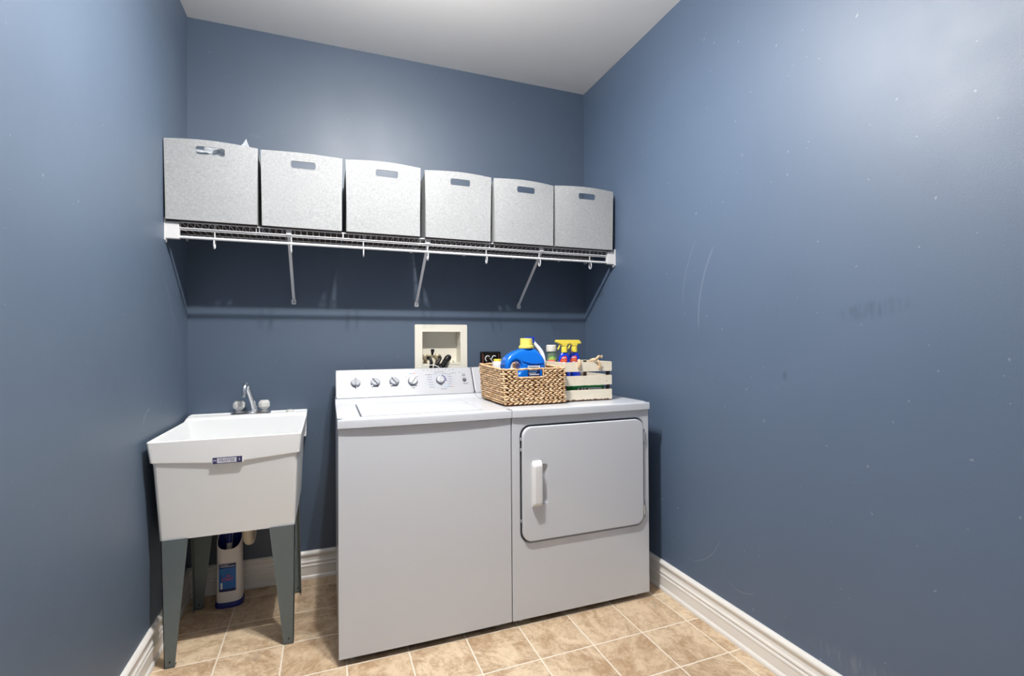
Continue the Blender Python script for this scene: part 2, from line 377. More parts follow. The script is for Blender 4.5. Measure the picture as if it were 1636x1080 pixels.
def feet(x0, x1, t):
    for x in (x0+.05, x1-.05):
        for y in (YD+.06, -.12):
            bm = B(); lathe(bm, [(.001, 0), (.016, 0), (.018, .004), (.018, .010), (.007, .012), (.007, .03), (.001, .03)], (x, y, 0), seg=14); obj('foot', bm, M_whitepl if y < -.5 else M_under, t)

t = thing('washing_machine', 'white top-loading washer with a row of knobs, between laundry tub and dryer', 'washing machine', (.998, -.42, 0))
bm = B(); g = .003
n = 16; rings = []
for z, ins in ((.026, .004), (.028, 0), (ZL-.004, 0), (ZL-.002, .003)):
    r = []
    for k in range(n+1):
        u = k/n; x = X0+g+(X1-X0-2*g)*u; r.append((x, YD+.006+ins-.003*math.sin(PI*u), z))
    r = [(X0+g, YD+.010+ins, z)]+r[0:]+[(X1-g, YD+.010+ins, z)]
    r += [(X1-g, -.07, z), (X0+g, -.07, z)]; rings.append(r)
loft(bm, rings); bmesh.ops.remove_doubles(bm, verts=bm.verts, dist=.0001)
obj('cabinet', bm, M_white, t, 40)
bm = B(); box(bm, X0+.02, X1-.02, YD+.025, -.09, .014, .03); obj('base_frame', bm, M_under, t)
top_deck('top', X0, X1-.0015, True, t)
bm = B()   # lid, lighter crease lines pressed in
def lidz(x, y):
    u = (x-.745)/(1.229-.745); v = (y+.742)/(.742-.339); e = min(u, 1-u, v, 1-v)
    return ZT+.001+.003*min(1, max(0, e/.06)) - .0016*math.exp(-((v-.62-.06*math.sin(u*PI))/.03)**2)
N1, N2 = 30, 18
vs = [[bm.verts.new((.745+(1.229-.745)*i/N1, -.742+(.742-.339)*j/N2, lidz(.745+(1.229-.745)*i/N1, -.742+(.742-.339)*j/N2))) for i in range(N1+1)] for j in range(N2+1)]
for j in range(N2):
    for i in range(N1): bm.faces.new((vs[j][i], vs[j][i+1], vs[j+1][i+1], vs[j+1][i]))
ex = bmesh.ops.extrude_face_region(bm, geom=bm.faces[:])
for e in ex['geom']:
    if isinstance(e, bmesh.types.BMVert): e.co.z = ZT-.013
lid = obj('lid', bm, M_white, t, 40)
cp = console(X0, t); K = pan(X0)
def disc(prof, u, v, seg=26): b = B(); o_ = K(u, v, 0); lathe(b, prof, o_, axis=PN, seg=seg); return b
plate_oval = [(.512+.081*math.cos(a), .077+.045*math.sin(a)) for a in [2*PI*k/48 for k in range(48)]]
bm = B(); plate(bm, plate_oval, [], .0004, K); obj('dial_print', bm, M_dial, cp, 0)
def knob(u, v, r, ang, white=False):
    b = disc([(.001, 0), (r*1.12, 0), (r*1.15, .004), (r*1.05, .008), (.001, .008)], u, v)
    # pointer tab on the skirt
    pc = Vector(K(u-math.sin(ang)*-r*1.12, v-math.cos(ang)*r*1.12, .003)); lathe(b, [(.001, -.003), (r*.22, -.003), (r*.22, .004), (.001, .004)], pc, axis=PN, seg=10)
    kk = obj('knob', b, M_knobrim, cp, 40)
    b = disc([(.001, .006), (r, .006), (r*.97, .012), (r*.9, .016), (.001, .0165)], u, v, 30)
    obj('knob_cap', b, M_knobw if white else M_knob, kk, 40)
    b = B(); hw, hl = r*.2, r*1.0; ca, sa = math.cos(ang), math.sin(ang)
    def R(a, c, w): return K(u+a*ca+c*sa, v-a*sa+c*ca, w)
    loft(b, [[R(sx*hw*(1 if w < .02 else .6), sy*hl*(1 if w < .02 else .93), w) for sx, sy in ((-1, -1), (1, -1), (1, 1), (-1, 1))] for w in (.010, .0175, .0255)])
    bmesh.ops.bevel(b, geom=b.edges[:], offset=.0007, segments=2, affect='EDGES')
    obj('grip', b, M_knobw if white else M_knob, kk, 40)
for u, v, a, wh in ((.0939, .080, .05, 0), (.1865, .079, -.62, 0), (.278, .0795, -.62, 0), (.3703, .0785, .6, 1)):
    bm = B()       # faint printed ring and ticks round the knob
    ring = [(u+.030*math.cos(2*PI*k/40), v+.030*math.sin(2*PI*k/40)) for k in range(40)]; inn = [(u+.0288*math.cos(2*PI*k/40), v+.0288*math.sin(2*PI*k/40)) for k in range(40)]
    plate(bm, ring, [inn], .0003, K); obj('knob_print', bm, M_dial, cp, 0)
    knob(u, v, .0215, a, wh)
knob(.511, .0797, .0195, .25, True)
# navy blocks round the timer knob
for k, a in enumerate((95, 58, 38, 18, -2, -28, -48)):
    a = math.radians(a); r0, r1 = .0235, (.027 if k in (0, 5, 6) else .0345); da = .10 if k not in (0, 5, 6) else .05
    bm = B(); plate(bm, [(.511+r*math.cos(a+s), .0797+r*math.sin(a+s)) for r, s in ((r0, -da), (r1, -da), (r1, da), (r0, da))], [], .0009, K)
    obj('timer_mark', bm, M_navy, cp, 0)
def line_print(uu, vv, w_, h_, m, nm='small_print', w=.0008):
    b = B(); plate(b, [(uu-w_/2, vv), (uu+w_/2, vv), (uu+w_/2, vv+h_), (uu-w_/2, vv+h_)], [], w, K); obj(nm, b, m, cp, 0)
# small print: cycle names round the dial and setting names round the knobs
for r in range(6):
    for sgn, wd_ in ((-1, .026), (1, .020)):
        uu = .511+sgn*(.050+.004*math.sin(r)); vv = .112-r*.014
        line_print(uu, vv, wd_, .0018, M_print)
for uu, vv, w_ in ((.511, .128, .05), (.535, .118, .03), (.49, .118, .02), (.585, .119, .03), (.45, .113, .03), (.62, .122, .012), (.644, .058, .03), (.644, .053, .022), (.094, .124, .04), (.094, .118, .03), (.055, .060, .018),
                   (.158, .047, .02), (.215, .047, .015), (.262, .047, .01), (.307, .047, .014), (.340, .104, .006), (.395, .104, .008), (.372, .043, .022), (.372, .039, .010), (.525, .028, .03)):
    line_print(uu, vv, w_, .0016, M_print)
text('TEMPERATURE', .0062, lambda a, b, w: K(.283+a, .128+b, .0004+w), M_print, cp)
line_print(.3635, .1225, .015, .0025, M_cyan, 'cold_print'); line_print(.3805, .1225, .017, .0025, M_redp, 'hot_print')
line_print(.545, .041, .030, .0015, M_cyan, 'cold_print', .0009); line_print(.572, .041, .020, .0015, M_redp, 'hot_print', .0009)
for k in range(9):
    obj('indicator_light', disc([(.001, 0), (.0019, 0), (.0019, .0012), (.001, .0012)], .432+k*.01925, .140, 10), M_blackled, cp)
obj('button', disc([(.001, 0), (.008, 0), (.0085, .003), (.0065, .006), (.001, .0065)], .639, .1088), M_knob, cp)
obj('button', disc([(.001, 0), (.010, 0), (.0105, .003), (.008, .0065), (.001, .007)], .6395, .078), M_knobrim, cp)
bm = disc([(.001, 0), (.0078, 0), (.0078, .0012), (.001, .0012)], .0215, .0245); lg = obj('logo_badge', bm, M_logo, cp)
bm = disc([(.001, .0012), (.0060, .0012), (.0060, .0018), (.001, .0018)], .0215, .0245); obj('logo_face', bm, M_whitepl, lg)
text('GE', .0075, lambda a, b, w: K(.0215+a, .0245+b, .0018+w), M_logo, lg)
feet(X0, X1, t)

# ------------------------------------------------------------------ dryer
t = thing('clothes_dryer', 'white front-loading dryer with vertical door handle, under the basket and crate', 'clothes dryer', (1.684, -.42, 0))
xa, xb = X1+.002, X2-.001
bm = B()
loft(bm, [[(xa, YD+.018, z), (xb, YD+.018, z), (xb, -.07, z), (xa, -.07, z)] for z in (.026, ZL-.002)])
OUT = rrect(xa, xb, .026, ZL-.002, .003, 2); HOLE = rrect(1.378, 2.0, .343, .845, .048, 8)
plate(bm, OUT, [HOLE], .012, XZ(YD+.018), bev=.0022)
obj('cabinet', bm, M_white, t, 40)
bm = B(); box(bm, 1.37, 2.008, YD+.016, YD+.019, .33, .86); obj('door_recess', bm, M_edge, t)
bm = B(); plate(bm, HOLE, [rrect(1.3815, 1.9965, .3465, .8415, .045, 8)], .0055, XZ(YD+.0165)); obj('door_gasket', bm, M_dial, t)
top_deck('top', X1+.0015, X2, False, t)
bm = B(); box(bm, xa+.02, xb-.02, YD+.03, -.09, .014, .03); obj('base_frame', bm, M_under, t)
bm = B(); plate(bm, rrect(1.3875, 1.991, .352, .836, .042, 8), [rrect(1.430, 1.502, .506, .672, .014, 4)], .020, XZ(YD+.015), bev=.005, seg=3)
dr = obj('door', bm, M_white, t, 40)
bm = B(); cup = [rrect(1.4305-e, 1.5015-e2, .5065+e, .6715-e, .013, 4) for e, e2 in ((0, 0), (0, .004), (0, .012))]
loft(bm, [[(x, YD-.004+dy, z) for x, z in rrect(1.4302, 1.5018-s, .5062+s, .6718-s, .013, 4)] for dy, s in ((0, 0), (.006, .003), (.013, .009))], False, True); obj('grip_recess', bm, M_white, dr, 50)
bm = B()       # vertical pull standing proud of the door, open on its right side
rg = []
for z, d, xin in ((.500, .004, .0), (.5035, .016, .001), (.509, .023, .001), (.520, .026, 0), (.668, .026, 0), (.680, .022, .001), (.689, .012, .004), (.692, .004, .008)):
    rg.append([(1.427+xin, YD-.002, z), (1.427+xin, YD-.005-d*.6, z), (1.434+xin, YD-.005-d, z), (1.462, YD-.005-d, z), (1.469, YD-.005-d*.8, z), (1.469, YD-.005-d*.35, z), (1.458, YD-.002, z)])
loft(bm, rg); hd = obj('handle', bm, M_whitepl, dr, 50)
for z in (.752, .416):
    bm = B(); box(bm, 1.9915, 1.998, YD-.004, YD+.012, z-.026, z+.026, .001); box(bm, 1.993, 1.9995, YD-.002, YD+.010, z-.036, z+.036, .001)
    tube(bm, [(1.9945, YD-.004, z-.02), (1.9945, YD-.004, z+.02)], .0028, 10); obj('hinge', bm, M_chrome, t)
for z in (.785, .74, .44):
    bm = B(); box(bm, 1.381, 1.386, YD+.004, YD+.012, z-.006, z+.006, .001); obj('latch_clip', bm, M_dial, t)
cp2 = console(X1+.001, t)
feet(xa, xb, t)
bm = B(); lathe(bm, [(.001, 0), (.0022, 0), (.0018, .0008), (.001, .001)], (1.44, YD+.001, ZT-.004), axis=(0, -.7, .7), seg=8); obj('chip', bm, M_under, t, label='small dark chip in the front lip')

# ------------------------------------------------------------------ utility sink
t = thing('utility_sink', 'freestanding white plastic laundry tub on grey metal legs in the left corner', 'sink', (.27, -.31, 0))
def ring(x0, x1, y0, y1, r, z, vee=0):
    out = []
    for x, y in rrect(x0, x1, y0, y1, r, 4, 14):
        zz = z
        if vee and y < y0+.02: zz = z - vee*max(0, 1-abs(x-.27)/.25)
        out.append((x, y, zz))
    return out
bm = B()
outer = [ring(.040, .497, -.558, -.035, .012, .467), ring(.036, .503, -.580, -.025, .013, .600), ring(.032, .510, -.606, -.016, .014, .750),
         ring(.031, .511, -.608, -.014, .014, .764, .014), ring(.024, .5185, -.613, -.007, .010, .770, .019), ring(.024, .5185, -.614, -.006, .010, .776, .019),
         ring(.017, .525, -.6205, -.002, .008, .842), ring(.0185, .5235, -.619, -.003, .007, .845),
         ring(.0245, .5175, -.613, -.010, .006, .845), ring(.026, .516, -.611, -.014, .010, .842), ring(.044, .498, -.588, -.075, .016, .760), ring(.054, .484, -.545, -.085, .02, .49)]
def deckz(p):
    x, y, z = p
    return (x, y, z+.016*min(1, max(0, (y+.115)/.03))) if z > .80 else p
outer = [[deckz(p) for p in r] for r in outer]
loft(bm, outer)
tub = obj('basin', bm, M_tub, t, 30)
bm = B()
loft(bm, [[(x, -.004, .858), (x, -.090, .8585), (x, -.102, .855), (x, -.108, .845), (x, -.100, .74), (x, -.02, .74)] for x in (.021, .5215)])
obj('faucet_ledge', bm, M_tub, t, 30)
for k in range(10):
    for a0, a1 in ((.045, .185), (.375, .505)):
        x = a0+(a1-a0)*k/9; bm = B(); box(bm, x-.0015, x+.0015, -.088, -.074-.008*(k % 3), .858, .8592); obj('ledge_rib', bm, M_tub, tub)
bm = B(); box(bm, .2185, .3225, -.6150, -.606, .7475, .7735, .001); bd = obj('badge', bm, M_tub, t)
bm = B(); box(bm, .222, .319, -.6162, -.6148, .7490, .7720, .0004); obj('badge_plate', bm, mat('badge_navy', (52, 50, 92), .35), bd)
bm = B(); box(bm, .2365, .3005, -.6168, -.6160, .7515, .7692, .0002); obj('badge_panel', bm, mat('badge_silver', (206, 206, 216), .35), bd)
bp_ = lambda x, z: (lambda a, b, w: (x+a, -.6168-w, z+b))
text('MUSTEE', .0145, bp_(.2685, .7605), bpy.data.materials['badge_navy'], bd)
text('M', .013, lambda a, b, w: (.2292+a, -.6162-w, .7605+b), M_lblw, bd)
text('S', .013, lambda a, b, w: (.3100+a, -.6162-w, .7605+b), M_lblw, bd)
bm = B()
for x, z, r in ((.029, .838, .0022), (.033, .816, .0012), (.045, .815, .0009)): lathe(bm, [(.0004, 0), (r, 0), (r*.7, .0008), (.0003, .001)], (x, -.6195+.09*(.842-z), z), axis=(0, -1, .05), seg=7)
obj('nick', bm, M_under, t, label='dark nicks in the front left of the rim')
def leg(xo0, xo1, xi0, xi1, y, back, zt=.470):
    sg = 1 if xi0 > xo0 else -1; b = B(); th = .0022
    def sheet(q4, n_):
        o_ = Vector(n_)*th; loft(b, [[Vector(p) for p in q4], [Vector(p)+o_ for p in q4]])
    sheet([(xo0, y, zt), (xi0, y, zt), (xi1, y, 0), (xo1, y, 0)], (0, 1, 0))
    sheet([(xo0, y, zt), (xo0, y+back, zt), (xo1, y+back*.8, 0), (xo1, y, 0)], (sg, 0, 0))
    box(b, min(xo1, xi1), max(xo1, xi1), y, y+.028, 0, .003)
    l_ = obj('leg', b, M_leg, t, 30)
    b = B(); lathe(b, [(.001, 0), (.0035, 0), (.0035, .0006), (.001, .0006)], ((xo1+xi1)/2+.001, y, .022), axis=(0, -1, 0), seg=12); obj('bolt_hole', b, M_black, l_)
leg(.047, .057, .132, .090, -.564, .05); leg(.497, .492, .405, .456, -.564, .05)
leg(.050, .060, .146, .092, -.14, -.035); leg(.494, .501, .405, .468, -.14, -.035)
bm = B(); tube(bm, spline([(.285, -.24, .48), (.285, -.24, .36), (.287, -.235, .325), (.29, -.20, .305), (.291, -.165, .33), (.291, -.15, .38), (.29, -.10, .40), (.29, -.02, .40)]), .021, 18); obj('drain_trap', bm, M_pvc, t)
bm = B(); lathe(bm, [(.001, .0), (.028, 0), (.028, .03), (.024, .034), (.001, .034)], (.285, -.24, .435)); obj('drain_nut', bm, M_pvc, t)

f = thing('faucet', 'chrome faucet with two clear acrylic knobs on the back ledge of the laundry tub', 'faucet', (.278, -.06, .8585))
bm = B(); sec = lambda s, z: [(x, y, z) for x, y in rrect(.194+s, .362-s, -.088+s, -.034-s, .004, 2)]
loft(bm, [sec(0, .8585), sec(0, .862), sec(.010, .872), sec(.012, .873)]); obj('base_plate', bm, M_chrome, f, 25)
sp = spline([(.290, -.060, .872), (.286, -.064, .905), (.275, -.074, .950), (.266, -.084, .985), (.262, -.098, 1.001), (.259, -.116, .998), (.257, -.126, .978), (.256, -.128, .958)], 6)
bm = B(); lathe(bm, [(.001, 0), (.017, 0), (.017, .006), (.013, .009), (.0125, .022), (.001, .022)], (.290, -.06, .872)); tube(bm, sp, [.0125-.003*(i/len(sp)) if i < len(sp)*.55 else .0108 for i in range(len(sp))], 16)
spo = obj('spout', bm, M_chrome, f)
bm = B(); lathe(bm, [(.001, 0), (.0115, 0), (.0120, .004), (.0120, .016), (.010, .018), (.001, .018)], (.256, -.128, .946), seg=20); obj('aerator', bm, M_chrome, spo)
for x in (.2255, .3335):
    bm = B(); lathe(bm, [(.001, 0), (.012, 0), (.012, .006), (.007, .009), (.001, .009)], (x, -.06, .871)); hnd = obj('knob_stem', bm, M_chrome, f)
    bm = B(); loft(bm, [[(x+r*math.cos(2*PI*(k+.5)/8), -.06+r*math.sin(2*PI*(k+.5)/8), .879+h) for k in range(8)] for r, h in ((.014, 0), (.0265, .013), (.0265, .031), (.017, .043), (.010, .0435))])
    kn = obj('knob', bm, M_acryl, hnd, 15)
    bm = B(); loft(bm, [[(x+r*math.cos(2*PI*k/10), -.06+r*math.sin(2*PI*k/10), .881+h) for k in range(10)] for r, h in ((.008, 0), (.019, .010), (.019, .028), (.010, .038))]); obj('core', bm, M_acrylin, kn, 20)
tp = thing('drain_stopper', 'small round clear cap lying on the right of the tub ledge', 'sink stopper', (.446, -.055, .8585))
bm = B(); lathe(bm, [(.001, 0), (.016, 0), (.0175, .003), (.0175, .007), (.015, .0095), (.001, .010)], (.446, -.055, .8585)); obj('cap', bm, M_acrylin, tp)

# ------------------------------------------------------------------ brush caddy under the sink
t = thing('toilet_brush_caddy', 'white brush caddy with blue base and blue label on the floor under the tub', 'brush holder', (.197, -.125, 0))
def ell(z, s=0, top=None):
    out = []
    for k in range(48):
        a = 2*PI*k/48; c, s_ = math.cos(a), math.sin(a); e = .62
        x = .197+(.0525-s)*math.copysign(abs(c)**e, c); y = -.122+(.048-s)*math.copysign(abs(s_)**e, s_)
        zz = z
        if top: u = (y+.17)/.096; zz = z+.085*min(1, max(0, u))**.6
        out.append((x, y, zz))
    return out
bm = B(); loft(bm, [ell(.020, .004), ell(.024, 0), ell(.10), ell(.20, .0015), ell(.248, .0015, 1), ell(.249, .004, 1), ell(.20, .005), ell(.04, .006)]); body = obj('body', bm, M_brushw, t, 35)
bm = B(); loft(bm, [ell(.0, -.004), ell(.004, -.0055), ell(.018, -.005), ell(.024, -.001), ell(.025, .004)]); obj('base', bm, M_brushb, t, 35)
bm = B(); loft(bm, [ell(.05, .0065), ell(.18, .0062), ell(.236, .0055, 1)], False, False); obj('liner', bm, M_brushb, t, 35)
def on_body(x, z, w):   # hug the curved front of the caddy
    u = min(.999, abs((x-.197)/.0525)); c = u**(1/.62); yy = -.122-.048*(1-c*c)**.5**.999 if False else -.122-.048*math.sqrt(max(0, 1-c*c))**.62
    return (x, yy-w-.0006, z)
def strip(x0, x1, z0, z1, m, w, name='label', par=None, n=10):
    b = B(); loft(b, [[on_body(x0+(x1-x0)*k/n, z, w) for z in (z0, z1)] for k in range(n+1)], False, False, closed=False); return obj(name, b, m, par or body, 0)
lb = strip(.160, .228, .074, .198, M_lblb, .0006); strip(.160, .228, .180, .198, M_lbl, .0010, 'label_header', lb); strip(.160, .228, .074, .086, M_lbl, .0010, 'label_footer', lb)
strip(.164, .200, .1925, .1945, M_lblw, .0014, 'label_text', lb); strip(.164, .224, .1855, .1880, M_lblw, .0014, 'label_text', lb)
text('Mr.', .0150, lambda a, b, w: on_body(.200+a, .143+b+a*.08, .0016), M_lblr, lb); text('Clean', .0200, lambda a, b, w: on_body(.194+a, .130+b+a*.08, .0016), M_lblr, lb)
b = B()
for k in range(5): loft(b, [[on_body(.164+j*.003, .172-k*.005, .0012), on_body(.164+j*.003, .174-k*.005, .0012)] for j in range(8-(k % 3)*2)], False, False, closed=False)
obj('label_text', b, mat('pale_blue_print', (70, 150, 200), .5), lb, 0)
b = B(); box(b, .167, .175, -.1735, -.1722, .088, .116, .001); obj('label_picture', b, M_lblw, lb)
bm = B(); pth = spline([(.190, -.115, .20), (.194, -.118, .27), (.196, -.119, .33), (.198, -.12, .40)])
tube(bm, pth, .0125, 16); hb = obj('brush_handle', bm, M_brushw, t)
bm = B(); tube(bm, [p+Vector((0, -.0035, 0)) for p in pth[9:]], .0115, 16); obj('grip', bm, M_brushb, hb)

# ------------------------------------------------------------------ wire shelf
YS = -.34
t = thing('wire_shelf', 'white wire shelf running wall to wall under the grey bins', 'shelf', (1.068, -.17, 1.70))
def rod(p, q, r, seg=8, b=None): b = b or B(); tube(b, [p, q], r, seg); return b
for nm, y, z, r in (('front_rod', YS, 1.700, .0030), ('front_rod', YS, 1.6755, .0030), ('front_rod', YS+.004, 1.669, .0022), ('deck_rod', -.22, 1.695, .003), ('deck_rod', -.11, 1.695, .003), ('deck_rod', -.012, 1.695, .003)):
    obj(nm, rod((.004, y, z), (W-.004, y, z), r), M_wire, t)
obj('hang_rod', rod((.03, YS, 1.6375), (W-.03, YS, 1.6375), .0062, 14), M_wire, t)
x = .030; bm = B(); i = 0
k_ = 0
while x < W-.02:
    b = B(); tube(b, [(x, -.010, 1.7005), (x, YS+.004, 1.7005), (x, YS-.001, 1.698), (x, YS-.001, 1.674)], .0012, 6)
    obj('deck_wire', b, M_wire, t); x += .0253
for x in (.176, .472, .779, 1.08, 1.38, 1.675, 1.981):
    b = B(); tube(b, spline([(x, YS+.004, 1.698), (x, YS+.006, 1.672), (x, YS+.010, 1.640), (x, YS+.014, 1.612), (x, YS+.006, 1.599), (x, YS-.004, 1.599), (x, YS-.010, 1.612), (x, YS-.0075, 1.630)], 5), .0028, 8); obj('rod_hook', b, M_wire, t)
for x0, x1, wx in ((.004, .052, .0), (W-.052, W-.004, W)):
    b = B(); box(b, x0, x1, YS-.011, YS+.012, 1.628, 1.698, .003)
    s_ = .004
    fx0, fx1 = (0.0005, .0055) if wx == 0 else (W-.010, W-.0005)
    loft(b, [[(xx, YS-.013, 1.712), (xx, YS-.013, 1.622), (xx, YS+.004, 1.612), (xx, YS+.03, 1.640), (xx, YS+.03, 1.712)] for xx in (fx0, fx1)])
    obj('end_bracket', b, M_bracket, t, 30)
    for y in (-.012,):
        b = B(); box(b, min(fx0, fx1), max(fx0, fx1), -.03, -.002, 1.68, 1.703, .002); obj('wall_clip', b, M_bracket, t)
for x in (.45, 1.05, 1.35, 1.65, 1.95):
    b = B(); box(b, x-.008, x+.008, -.018, -.001, 1.688, 1.7025, .002); obj('wall_clip', b, M_bracket, t)
for x in (.347, .690, 1.395, 1.750):
    b = B(); box(b, x-.002, x+.002, YS-.0045, YS+.004, 1.676, 1.703, .001); obj('wire_tie', b, M_wire, t)
for x in (.462, 1.08, 1.685):
    b = B()        # diagonal support: folded channel from the front rod to the wall
    p0, p1 = Vector((x, YS-.001, 1.676)), Vector((x, -.014, 1.422)); d = (p1-p0).normalized(); nn = Vector((0, -d.z, d.y))
    pr = [(-.0065, -.003), (-.0065, .004), (-.003, .0042), (-.002, .001), (.002, .001), (.003, .0042), (.0065, .004), (.0065, -.003)]
    loft(b, [[p+Vector((a, 0, 0))+nn*(c) for a, c in pr] for p in (p0, p0.lerp(p1, .5), p1)])
    ft = [(-.004, 1.43), (-.011, 1.412), (-.011, 1.396), (-.009, 1.393), (.009, 1.393), (.011, 1.396), (.011, 1.412), (.004, 1.43)]
    plate(b, [(x+a, z) for a, z in ft], [], .010, XZ(-.001), bev=.001)
    br = obj('support_brace', b, M_bracket, t, 30)
    b = B(); box(b, x-.011, x+.011, YS-.006, YS+.008, 1.674, 1.703, .003); obj('brace_clip', b, M_bracket, br)
    b = B(); lathe(b, [(.0005, 0), (.0028, 0), (.002, .0015), (.0005, .002)], (x, -.011, 1.405), axis=(0, -1, 0), seg=10); obj('screw', b, M_under, br)

# ------------------------------------------------------------------ fabric bins
bins = [(.0065, .341, .358), (.357, .684, .3), (.703, 1.038, .2), (1.064, 1.394, .2), (1.413, 1.743, .2), (1.757, 2.107, .2)]
texts = ['leftmost grey fabric bin on the wire shelf, with clear plastic bag in its slot',
         'grey fabric bin on the wire shelf, second from the left wall',
         'grey fabric bin on the wire shelf, third from the left wall',
         'grey fabric bin on the wire shelf, third from the right wall',
         'grey fabric bin on the wire shelf, second from the right wall',
         'rightmost grey fabric bin on the wire shelf, beside the right wall']
holes = [(.118, .222), (.474, .573), (.832, .932), (1.185, 1.283), (1.533, 1.631), (1.889, 1.989)]
for i, ((a, b_, _), (h0, h1)) in enumerate(zip(bins, holes)):
    zb, zt_ = 1.7035, 2.030-(.004 if i > 2 else 0); yf, yb = -.365, -.035; rnd = random.Random(i); rz = (rnd.random()-.5)*.0
    bn = thing('storage_bin', texts[i], 'storage bin', ((a+b_)/2, -.2, zb), 'grey fabric bins on the wire shelf')
    bow = .016 if i != 1 else .004; th = .005; slump = rnd.uniform(-.003, .003)
    def fr(u, v, w):       # front panel bulges slightly towards its upper middle
        s = (u-a)/(b_-a); q_ = (v-zb)/(zt_-zb)
        return (u+(q_-.5)*.006*(s-.5)*2, yf - w - bow*math.sin(PI*min(1, max(0, s)))*q_**1.5 + .002*math.sin(7*u+5*v+i), v+.004*q_*math.sin(PI*s)+slump*q_*s)
    g_ = B(); hz0, hz1 = 1.962, 1.993
    if i == 0: hz0, hz1 = 1.972, 2.004
    # front as a grid with a slot
    xs = sorted(set([a+(b_-a)*k/22 for k in range(23)]+[h0, h1])); zs = sorted(set([zb+(zt_-zb)*k/16 for k in range(17)]+[hz0, hz1]))
    xs = [x for x in xs if x in (h0, h1) or min(abs(x-h0), abs(x-h1)) > .004]; zs = [z for z in zs if z in (hz0, hz1) or min(abs(z-hz0), abs(z-hz1)) > .004]
    dic = {}
    def V(x, z):
        if (x, z) not in dic:
            dic[(x, z)] = g_.verts.new((x, z, 0))
        return dic[(x, z)]
    for x0_, x1_ in zip(xs, xs[1:]):
        for z0_, z1_ in zip(zs, zs[1:]):
            if h0-1e-6 <= x0_ and x1_ <= h1+1e-6 and hz0-1e-6 <= z0_ and z1_ <= hz1+1e-6: continue
            g_.faces.new((V(x0_, z0_), V(x1_, z0_), V(x1_, z1_), V(x0_, z1_)))
    # round the slot corners and the panel corners
    ex = bmesh.ops.extrude_face_region(g_, geom=g_.faces[:])
    for e in ex['geom']:
        if isinstance(e, bmesh.types.BMVert): e.co.z += th
    bmesh.ops.recalc_face_normals(g_, faces=g_.faces)
    ed = [e for e in g_.edges if len(e.link_faces) == 2 and e.calc_face_angle(0) > 1.2 and abs(e.verts[0].co.z-e.verts[1].co.z) > .003 and h0-.01 < e.verts[0].co.x < h1+.01 and hz0-.01 < e.verts[0].co.y < hz1+.01]
    bmesh.ops.bevel(g_, geom=ed, offset=.005, segments=3, affect='EDGES')
    for v in g_.verts: v.co = Vector(fr(*v.co))
    obj('front_panel', g_, M_fab, bn, 50)
    s_ = B()
    for x0_, x1_ in ((a, a+th), (b_-th, b_)):
        loft(s_, [[(x0_, y, z), (x1_, y, z)] for y, z in ((yf, zb), (yf, zt_-.002), (yf+.03, zt_-.010), (yf+.10, zt_-.014), (yb, zt_-.004), (yb, zb))], False, False, closed=False)
        vs_ = [(yf, zb), (yf, zt_-.002), (yf+.03, zt_-.010), (yf+.10, zt_-.014), (yb, zt_-.004), (yb, zb)]
        for xx in (x0_, x1_): s_.faces.new([s_.verts.new((xx, y, z)) for y, z in vs_])
    bmesh.ops.remove_doubles(s_, verts=s_.verts, dist=.0001)
    box(s_, a, b_, yb-th, yb, zb, zt_-.006, .001)
    obj('sides', s_, M_fab, bn, 35)
    s_ = B(); box(s_, a+.0008, b_-.0008, yf-.001, yb, zb, zb+.004); obj('bottom', s_, M_binbot, bn)
    # stitched binding round the slot
    bm = B()
    loop = [fr(x, z, th+.0002) for x, z in rrect(h0-.0005, h1+.0005, hz0-.0005, hz1+.0005, .003, 3)]
    tube(bm, loop+[loop[0]], .0010, 6, False); obj('slot_binding', bm, M_fab, bn)

# crumpled clear bag in the left bin
bm = B(); bmesh.ops.create_icosphere(bm, subdivisions=4, radius=1)
for v in bm.verts:
    n_ = noise.noise(v.co*2.7)*.35+noise.noise(v.co*7)*.22
    r_ = 1+n_; p = v.co*r_
    v.co = Vector((.190+p.x*.125, -.240+p.y*.125, 1.978+p.z*.060))
    k = max(0, 1-((v.co.x-.290)/.024)**2)*max(0, 1-((v.co.y+.29)/.05)**2); v.co.z = v.co.z+.115*k*max(0, p.z+.25)
    v.co.x = min(.33, max(.02, v.co.x)); v.co.y = min(-.06, max(-.355, v.co.y))
tag(obj('plastic_bag', bm, M_bag, smooth=15, loc=(.195, -.225, 1.90)), 'crumpled clear plastic bag poking out of the leftmost grey bin', 'plastic bag')

# ------------------------------------------------------------------ washer valve box
t = thing('washer_valve_box', 'cream recessed plastic supply box in the blue wall above the washer', 'washer outlet box', (1.218, 0, 1.03))
bm = B(); fz0 = 1.028
plate(bm, rrect(1.069, 1.367, fz0, 1.296, .006, 3), [rrect(1.110, 1.327, 1.078, 1.256, .003, 2)], .009, XZ(-.0006), bev=.002); fr_ = obj('frame', bm, M_cream, t, 30)
bm = B(); plate(bm, rrect(1.103, 1.334, 1.071, 1.263, .002, 2), [rrect(1.1105, 1.3265, 1.0785, 1.2555, .002, 2)], .0022, XZ(-.0094), bev=.0006); obj('inner_lip', bm, M_cream, fr_)
bm = B(); loft(bm, [[(x, y, z) for x, z in ((1.110, 1.078), (1.327, 1.078), (1.327, 1.256), (1.110, 1.256))] for y in (-.004, .085)], False, True); obj('recess', bm, M_cream, t, 20)
bm = B(); box(bm, 1.288, 1.306, .0, .02, 1.0785, 1.094, .002); obj('knockout', bm, M_cream, t)
